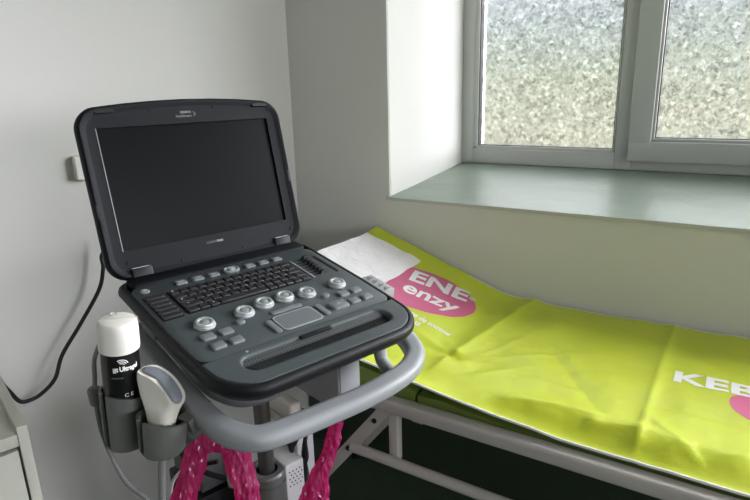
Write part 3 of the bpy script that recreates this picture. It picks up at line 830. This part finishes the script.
cable('pale_cable', [(-.708,.540,-.598), (-.735,.53,-.615), (-.760,.52,-.645), (-.765,.515,-.685), (-.75,.52,-.72), (-.73,.54,-.75)], .0028, M['cable_white'], 'thin white cable looped beside the black one behind magenta film')
cable('white_cable', [(-.700,.520,-.612), (-.712,.505,-.655), (-.735,.49,-.69), (-.77,.48,-.70), (-.80,.48,-.70)], .0042, M['cable_white'], 'short white cable below the probe lead')

# black cable bundle behind the post
bl = link(bpy.data.objects.new('cable_bundle', None)); bl.location = P(-.69,.78,-.70); tag(bl, 'tangle of black cables behind the steel post', 'cables')
bm_all = []
for i in range(6):
    q = lambda s: random.uniform(-s, s)
    pts = [(-.73+.012*i, .80+q(.01), -.64), (-.725+.012*i+q(.012), .775+q(.015), -.675), (-.715+.010*i+q(.012), .765+q(.015), -.705), (-.69+.004*i+q(.008), .765+q(.01), -.74), (-.665+q(.005), .755+q(.01), -.80), (-.66+q(.01), .77, -.95)]
    bm = bmesh.new(); tube(bm, [p-bl.location for p in spline([P(*p) for p in pts], 6)], .0042, 8); finish('lead', bm, M['cable'], bl)

# white box on the cart, by the sleeve
R = frame(P(-.700,.733,-.83), U, -V, Z)
wb = empty('power_box', R, 'small white box with vent holes beside the steel sleeve', 'box')
bm = bmesh.new(); box(bm, (-.016,-.03,-.30), (.026,.045,.125), .003); finish('casing', bm, M['whitebox'], wb)
bm = bmesh.new()
for i in range(4):
    for k in range(5): lathe(bm, [(.0016,0),(.0016,.0006)], 8, mw=Matrix.Translation((-.008+i*.008+(k%2)*.004, -.0301, .075+k*.008)) @ Matrix.Rotation(PI/2,4,'X'))
finish('vent_holes', bm, M['gap'], wb)

# ------------------------------------------------------------------ magenta film
def film(name, pts, rads, label, seed):
    path = spline([P(*p) for p in pts], 10); n = len(path); seg = 22
    bm = bmesh.new(); ls = []
    up = Vector((0,0,1))
    cam = Vector((0,0,HC))
    for i, p in enumerate(path):
        t = (path[min(i+1,n-1)]-path[max(i-1,0)]).normalized()
        f = (cam-p); f -= t*f.dot(t); f.normalize(); s = t.cross(f)
        x = i/(n-1)*(len(rads)-1); k = min(int(x), len(rads)-2); r = rads[k]+(rads[k+1]-rads[k])*(x-k)
        l = []
        for j in range(seg):
            a = 2*PI*j/seg
            nz = noise.noise(Vector((math.cos(a)*1.3+seed, math.sin(a)*1.3, i*.10)))*.28+noise.noise(Vector((math.cos(a)*3+seed, math.sin(a)*3, i*.22)))*.20+.08*math.sin(a*6+i*.12)
            l.append(p+(s*math.cos(a)+f*.62*math.sin(a))*r*(1+nz))
        ls.append(l)
    loops(bm, ls)
    o = finish(name, bm, M['foil'], angle=28)
    return tag(o, label, 'plastic film', 'magenta film hanging from the cart')
film('plastic_film', [(-.700,.480,-.72), (-.692,.489,-.639), (-.690,.504,-.600), (-.687,.519,-.567), (-.676,.532,-.549), (-.655,.545,-.546), (-.637,.554,-.555), (-.626,.553,-.582), (-.613,.549,-.614), (-.605,.543,-.642), (-.60,.535,-.72)],
     [.022,.020,.019,.017,.016,.016,.019,.020,.019,.020,.022], 'crumpled magenta film arched under the left handle corner', 1.3)
film('plastic_film', [(-.528,.684,-.545), (-.530,.680,-.568), (-.531,.672,-.585), (-.533,.665,-.603), (-.538,.654,-.625), (-.542,.644,-.65), (-.542,.635,-.68), (-.54,.62,-.76)],
     [.012,.0125,.0125,.011,.014,.019,.025,.028], 'magenta film strip hanging under the front handle bar', 5.1)
# the grey hook the film is pulled over
bm = bmesh.new(); tube(bm, spline([P(-.632,.562,-.570), P(-.642,.563,-.563), P(-.655,.565,-.572), P(-.667,.570,-.595), P(-.68,.58,-.66)], 6), .0085, 12)
hk = finish('film_hook', bm, M['handle']); hk.parent = cart; hk.matrix_parent_inverse = CM.inverted()

# ------------------------------------------------------------------ couch
MT = -.570                                              # mattress top below the eye
def head_rise(x, y):
    t = min(1, max(0, (y-.9)/.59)); s = max(0, -.5-x)
    return (math.tan(math.radians(9))*(1-t)+math.tan(math.radians(20))*t)*s*(1-math.exp(-s/.05))
XA, XB = -.945, .86                                     # head end, foot end
couch = empty('examination_couch', Matrix.Translation((-.06,1.18,0)), 'cream framed examination couch with green upholstery under the window sill', 'couch')
CO = Matrix.Translation((-.06,1.18,0)).inverted()
def cpart(nm, bm, m, par=None, **k):
    for v in bm.verts: v.co = CO @ v.co
    return finish(nm, bm, m, par or couch, **k)
def couch_build():
    # mattress in two sections
    def pad(nm, x0, x1):
        nx, ny = 26, 14; bm = bmesh.new(); top = []; 
        y0, y1 = .893, 1.478
        ls = []
        sect = []
        for k in range(ny+1): sect.append((y0+(y1-y0)*k/ny, 0))
        for i in range(nx+1):
            x = x0+(x1-x0)*i/nx; l = []
            ex = max(0, min(1, min(x-x0, x1-x)/.012)); dz = -.010*(1-ex**.5)
            for y, _ in sect:
                ey = max(0, min(1, min(y-y0, y1-y)/.018)); l.append(Vector((x, y, cov_base(x, y)-.009+HC+dz-.012*(1-ey**.5))))
            for y, _ in reversed(sect): l.append(Vector((x, y, MT+HC+head_rise(x, y)-.052)))
            ls.append(l)
        loops(bm, ls); return cpart(nm, bm, M['mattress'], angle=60)
    pad('seat_section', -.483, XB); pad('head_section', XA, -.489)
    # steel frame: long rails, end rails
    B = lambda a, b, bev=.006: (a, b, bev)
    def rail(nm, a, b, bev=.006, m='rail', par=None):
        bm = bmesh.new(); box(bm, (a[0],a[1],a[2]+HC), (b[0],b[1],b[2]+HC), bev, 3); return cpart(nm, bm, M[m], par)
    rail('front_rail', (XA,.862,-.628), (XB,.892,-.600)); rail('back_rail', (XA,1.450,-.652), (XB,1.480,-.622))
    rail('end_rail', (XB-.03,.892,-.652), (XB,1.45,-.622)); rail('end_rail', (XA,.892,-.652), (XA+.03,1.45,-.622))
    rail('cross_rail', (-.50,.892,-.652), (-.47,1.45,-.622))
    # legs: flat bars splayed out, an upright and a round stretcher
    for y in (.880, 1.462):
        for xs, s in ((-.545, -1), (.42, 1)):
            bm = bmesh.new()
            a = P(xs, y, -.625); b = P(xs+s*.50, y, -1.265)
            tube(bm, [a, b], .016, sect=[(-.35,-1),(.35,-1),(.35,1),(-.35,1)], up=(1,0,0)) if False else None
            d = (b-a).normalized(); w = Vector((0,1,0)); n = d.cross(w)
            ls = [[p+n*i+w*j for i, j in ((-.013,-.004),(.013,-.004),(.013,.004),(-.013,.004))] for p in (a, b)]
            loops(bm, ls); lg = cpart('leg', bm, M['rail'])
            bm = bmesh.new(); lathe(bm, [(.015,0),(.017,.004),(.014,.022)], 16, mw=Matrix.Translation(b+Vector((0,0,-.0155)))); cpart('rubber_foot', bm, M['black'], lg)
            bm = bmesh.new()
            for t in (.06, .20):
                c = a+(b-a)*t; lathe(bm, [(.0055,0),(.0055,.003),(.003,.0045)], 10, mw=Matrix.Translation(c+Vector((0,-.004,0))) @ Matrix.Rotation(PI/2,4,'X'))
            cpart('bolt', bm, M['bolt'], lg)
        rail('upright', (-.548,y+.006,-.752), (-.526,y+.026,-.62), .003) if y < 1 else None
        bm = bmesh.new()
        tube(bm, [P(-.638, y, -.749), P(.52, y, -.757)], .0115, 14); cpart('stretcher', bm, M['rail'])

# ------------------------------------------------------------------ the lime cover and its prints
def crease(d, w): return math.exp(-abs(d)/w)
Y0, Y1, CX0, CX1 = .886, 1.486, -.942, .87
FRONT = [(-1.1,-.480),(-.98,-.490),(-.625,-.535),(-.58,-.541),(-.485,-.556),(-.385,-.571),(-.207,-.587),(-.064,-.590),(.071,-.589),(1,-.590)]
def interp(x, T):
    for (a, p), (b, q) in zip(T, T[1:]):
        if x <= b: return p+(q-p)*(x-a)/(b-a)
    return T[-1][1]
FOLDS = [(-.46,1.03,-.25,1.20,.004,.009),(-.40,1.46,-.20,1.05,.003,.010),(-.33,1.22,-.13,.93,-.003,.009),(-.36,.93,-.12,.97,.006,.014),(-.10,1.02,.02,.90,.004,.008),(-.60,1.10,-.47,1.04,.005,.012),
         (-.18,.93,-.06,.96,.006,.012),(-.44,.95,-.30,1.10,.004,.010),(.02,.93,.20,1.05,.004,.010),(-.55,1.14,-.40,.98,.003,.008),(-.30,1.40,-.05,1.33,.002,.01)]
def folds(x, y):
    z = 0
    for x0, y0, x1, y1, a, w in FOLDS:
        dx, dy = x1-x0, y1-y0; L2 = dx*dx+dy*dy; t = ((x-x0)*dx+(y-y0)*dy)/L2
        if -.1 < t < 1.1:
            d = abs((x-x0)*dy-(y-y0)*dx)/math.sqrt(L2)
            z += a*math.exp(-d/w)*max(0, min(1, t*5, (1-t)*5))
    return z
def cov_base(x, y):
    t = max(0, min(1, (y-.9)/.59))
    z = MT+.003+head_rise(x, y)-.016*t**3
    # front edge: lifted near the head hinge, drooping over the pad further right
    zf = interp(x, FRONT); k = max(0, min(1, (y-Y0)/.07)); k = k*k*(3-2*k)
    return zf+(z-zf)*k
def cov_z(x, y):
    # folds from having been folded up
    z = .0055*crease(x+.088, .008)-.0035*crease(y-1.048, .007)+.002*crease(x-.36, .007)
    # oblique puckers by the head hinge
    d = (x+.478)+(y-1.04)*(-.10); z += .010*crease(d, .018)*max(0, min(1, (y-.93)/.1))
    d2 = (x+.385)-(y-1.20)*.35; z += .0035*crease(d2, .012)*max(0, 1-abs(y-1.20)/.2)
    dd = math.hypot((x+.477)/.022, (y-1.040)/.013); z -= .012*math.exp(-dd*dd)
    z += folds(x, y)
    # waviness, stronger by the front edge
    fr = max(0, 1-(y-.90)/.16)
    z += .0045*noise.noise(Vector((x*7, y*9, .3)))+.0026*noise.noise(Vector((x*19, y*16, 2.3)))+.0012*noise.noise(Vector((x*45, y*38, 7.3)))
    z += fr*.006*noise.noise(Vector((x*11, y*6, 5.1)))
    z *= max(0, min(1, (y-Y0+.012)/.05))
    # back edge lifted against the wall near the hinge
    b = max(0, (y-1.44)/.05); z += .010*b*math.exp(-((x+.55)/.11)**2)
    return cov_base(x, y)+max(z, -.005)+HC
def cov_y(t, x):
    return Y0+(Y1-Y0)*t
couch_build()
def cover():
    nx, ny = 310, 84
    def top_y0(x): return Y0+.004*noise.noise(Vector((x*3, 0, 0)))
    def build(z_off, thick):
        bm = bmesh.new(); A = []
        for i in range(nx+1):
            x = CX0+(CX1-CX0)*i/nx; l = []
            for j in range(ny+1):
                y = Y0+(Y1-Y0)*(j/ny)
                l.append((x, y, cov_z(x, y)+z_off))
            A.append(l)
        top = [[bm.verts.new(p) for p in l] for l in A]; bot = [[bm.verts.new((p[0], p[1], p[2]-thick)) for p in l] for l in A]
        for i in range(nx):
            for j in range(ny):
                bm.faces.new((top[i][j], top[i+1][j], top[i+1][j+1], top[i][j+1]))
                bm.faces.new((bot[i][j], bot[i][j+1], bot[i+1][j+1], bot[i+1][j]))
        for i in range(nx):
            for j in (0, ny):
                bm.faces.new((top[i][j], bot[i][j], bot[i+1][j], top[i+1][j]))
        for j in range(ny):
            for i in (0, nx): bm.faces.new((top[i][j], top[i][j+1], bot[i][j+1], bot[i][j]))
        return bm
    o = finish('couch_cover', build(0, .0012), M['lime'], angle=60)
    tag(o, 'lime green wipe clean cover with pink ovals spread on the couch', 'cover')
    # white hems along both edges
    for y0, w, x0 in ((Y0, .0022, CX0), (Y1-.0025, .0022, -.63)):
        bm = bmesh.new(); ls = []
        N = 260
        for i in range(N+1):
            x = x0+(CX1-x0)*i/N; 
            l = []
            for yy, dz in ((y0-.0008,-.0030),(y0-.0008,.0012),(y0+w,.0012),(y0+w,-.0030)):
                l.append((x, yy, cov_z(x, max(Y0, min(Y1, yy)))+dz))
            ls.append(l)
        loops(bm, ls); finish('hem', bm, M['hem'], o)
    def conform(bm, nm, m, lift, step=.008):
        gridcut(bm, step)
        for v in bm.verts: v.co = Vector((v.co.x, v.co.y, cov_z(v.co.x, v.co.y)+lift))
        return finish(nm, bm, m, o, angle=60)
    def oval(cx, cy, rx, ry, rot):
        bm = bmesh.new(); n = 72
        bm.faces.new([bm.verts.new((cx+rx*math.cos(2*PI*i/n)*math.cos(rot)-ry*math.sin(2*PI*i/n)*math.sin(rot), cy+rx*math.cos(2*PI*i/n)*math.sin(rot)+ry*math.sin(2*PI*i/n)*math.cos(rot), 0)) for i in range(n)])
        return bm
    def xf(bm, cx, cy, rot):
        c, s = math.cos(rot), math.sin(rot)
        for v in bm.verts: x, y = v.co.x, v.co.y; v.co = Vector((cx+x*c-y*s, cy+x*s+y*c, 0))
        return bm
    # left print
    conform(oval(-.674, 1.284, .140, .112, .18), 'oval_print', M['pink'], .0005)
    t = text_mesh('ENE', .07, .0024, spacing=1.02); fit(t, .158, .068); conform(xf(t, -.655, 1.345, .22), 'lettering', M['print_white'], .0009)
    t = text_mesh('\u00ae', .02, .0004); fit(t, .018, .020); conform(xf(t, -.566, 1.362, .2), 'lettering', M['print_white'], .0009)
    t = text_mesh('enzy', .07, .0016); fit(t, .148, .060); conform(xf(t, -.640, 1.250, .14), 'lettering', M['print_white'], .0009)
    t = text_mesh('oratoare de enzime', .03, .0006, 'RIGHT'); fit(t, .170, .020); conform(xf(t, -.612, 1.150, -.12), 'lettering', M['print_white'], .0009)
    t = text_mesh('ional\u0103', .03, .0006); fit(t, .046, .019); conform(xf(t, -.622, 1.124, -.1), 'lettering', M['print_white'], .0009)
    # right print
    conform(oval(.172, 1.128, .137, .082, .05), 'oval_print', M['pink'], .0005)
    t = text_mesh('KEBENE', .07, .0024, spacing=1.02); fit(t, .290, .051); conform(xf(t, .085, 1.186, .01), 'lettering', M['print_white'], .0009)
    t = text_mesh('enzy', .07, .0016); fit(t, .15, .05); conform(xf(t, .18, 1.10, 0), 'lettering', M['print_white'], .0009)
cover()

# paper on the head end
def paper():
    bm = bmesh.new()
    nx, ny = 36, 36; A = []
    for i in range(nx+1):
        l = []
        for j in range(ny+1):
            s, t = i/nx, j/ny
            y = 1.00+(1.419-1.00)*t+.004*(1-s); xl = -.940-.16*(1.42-y); x = xl+(-.752-xl+.008*noise.noise(Vector((t*3, 0, 0))))*s
            f = 1-s
            l.append(Vector((x, y, cov_z(x, y)+.0022+.006*max(0, noise.noise(Vector((x*16, y*13, 9))))+.004*max(0, noise.noise(Vector((x*30, y*26, 4))))*s)))
        A.append(l)
    top = [[bm.verts.new(p) for p in l] for l in A]; bot = [[bm.verts.new(p-Vector((0,0,.0006))) for p in l] for l in A]
    for i in range(nx):
        for j in range(ny):
            bm.faces.new((top[i][j], top[i+1][j], top[i+1][j+1], top[i][j+1])); bm.faces.new((bot[i][j], bot[i][j+1], bot[i+1][j+1], bot[i+1][j]))
    o = finish('paper_sheet', bm, M['paper'], angle=50)
    tag(o, 'creased white paper sheet on the head end of the couch', 'paper')
paper()

# ------------------------------------------------------------------ desk in the bottom left corner
DC = P(-.944,.392,-.521)
DM = frame(Vector((DC.x, DC.y, 0)), U, -V, Z)          # local x along wall, y to the wall
dk = empty('desk_cabinet', DM, 'pale laminate cabinet cut off by the left edge', 'cabinet')
zt = DC.z
newbox('side_panel', (-.016,0,0), (0,.60,zt), M['desk'], dk, .0012)
newbox('side_panel', (-.62,0,0), (-.604,.60,zt), M['desk'], dk, .0012)
newbox('top', (-.604,.004,zt-.036), (-.016,.60,zt-.014), M['desk'], dk, .001)
d = newbox('door', (-.601,.001,.06), (-.0195,.018,zt-.0415), M['desk'], dk, .0012)
h = newbox('handle', (-.575,-.022,.45), (-.563,-.010,.57), M['sleeve'], d, .003)
newbox('back_panel', (-.604,.59,.06), (-.016,.60,zt-.036), M['desk'], dk)
newbox('plinth', (-.604,.03,0), (-.016,.05,.06), M['desk'], dk)

# ------------------------------------------------------------------ wall socket
SOC = CORNER+U*(-1.62+.0)
so = CORNER+U*((Vector((-1.453,.868,0))-CORNER).dot(U))+Z*(HC-.182)
sk = empty('wall_socket', frame(so, U, Z, V), 'small white wall box half hidden behind the screen edge', 'socket')
bm = bmesh.new(); prism(bm, .030, .031, .004, [(0,0),(0,.018),(.003,.022)]); finish('cover', bm, M['white'], sk)
bm = bmesh.new()
lathe(bm, [(.0035,.0225),(.0035,.0232)], 12, mw=Matrix.Translation((-.006,.0,0))); lathe(bm, [(.0035,.0225),(.0035,.0232)], 12, mw=Matrix.Translation((.010,.0,0)))
finish('socket_hole', bm, M['gap'], sk)

# ------------------------------------------------------------------ light
w = bpy.data.worlds.new('overcast_sky'); sc.world = w; w.use_nodes = True
nt = w.node_tree; bg = nt.nodes['Background']
tc = nt.nodes.new('ShaderNodeTexCoord'); dt = nt.nodes.new('ShaderNodeVectorMath'); dt.operation = 'DOT_PRODUCT'
gd = Vector((.82, .55, .14)).normalized(); dt.inputs[1].default_value = gd      # hazy bright side of the sky
nt.links.new(tc.outputs['Generated'], dt.inputs[0])
mr = nt.nodes.new('ShaderNodeMapRange'); mr.interpolation_type = 'SMOOTHSTEP'
mr.inputs['From Min'].default_value = .70; mr.inputs['From Max'].default_value = 1; mr.inputs['To Min'].default_value = SKY; mr.inputs['To Max'].default_value = GLOW
nt.links.new(dt.outputs['Value'], mr.inputs['Value']); nt.links.new(mr.outputs['Result'], bg.inputs[1])
bg.inputs[0].default_value = (.965, .965, 1.03, 1)
for loc, rz, sx, sy in (((.405, 2.23, 1.61), 0, 2.59, 1.28), ((3.05, 2.23, 1.61), 0, 1.8, 1.28), ((4.42, -.35, 1.6), -90, 2.5, 1.3)):
    pl = bpy.data.lights.new('window_daylight_portal', 'AREA'); pl.shape = 'RECTANGLE'; pl.size = sx; pl.size_y = sy; pl.cycles.is_portal = True
    po = link(bpy.data.objects.new('window_daylight_portal', pl)); po.location = loc; po.rotation_euler = (math.radians(-90), 0, math.radians(rz))

# ------------------------------------------------------------------ camera
cam = bpy.data.cameras.new('camera'); co = link(bpy.data.objects.new('camera', cam))
cam.sensor_width = 36; cam.lens = 36*575/750; cam.clip_start = .02
dn = Vector((.027, 1, 163/575)).normalized()            # world down in camera axes (x right, y down, z ahead)
d1 = Vector((-935, -137.8, 575)); d1 -= dn*d1.dot(dn); d1.normalize()
Xc = -d1; Zc = -dn; Yc = Zc.cross(Xc)
right = Vector((Xc.x, Yc.x, Zc.x)); down = Vector((Xc.y, Yc.y, Zc.y)); fwd = Vector((Xc.z, Yc.z, Zc.z))
co.matrix_world = frame(Vector((0, 0, HC)), right, -down, -fwd)
sc.camera = co
sc.view_settings.view_transform = 'Standard'; sc.view_settings.look = 'None'; sc.view_settings.gamma = 1
sc.view_settings.exposure = 0.86
sc.cycles.max_bounces = 10; sc.cycles.diffuse_bounces = 6; sc.cycles.transparent_max_bounces = 12
sc.cycles.use_denoising = True
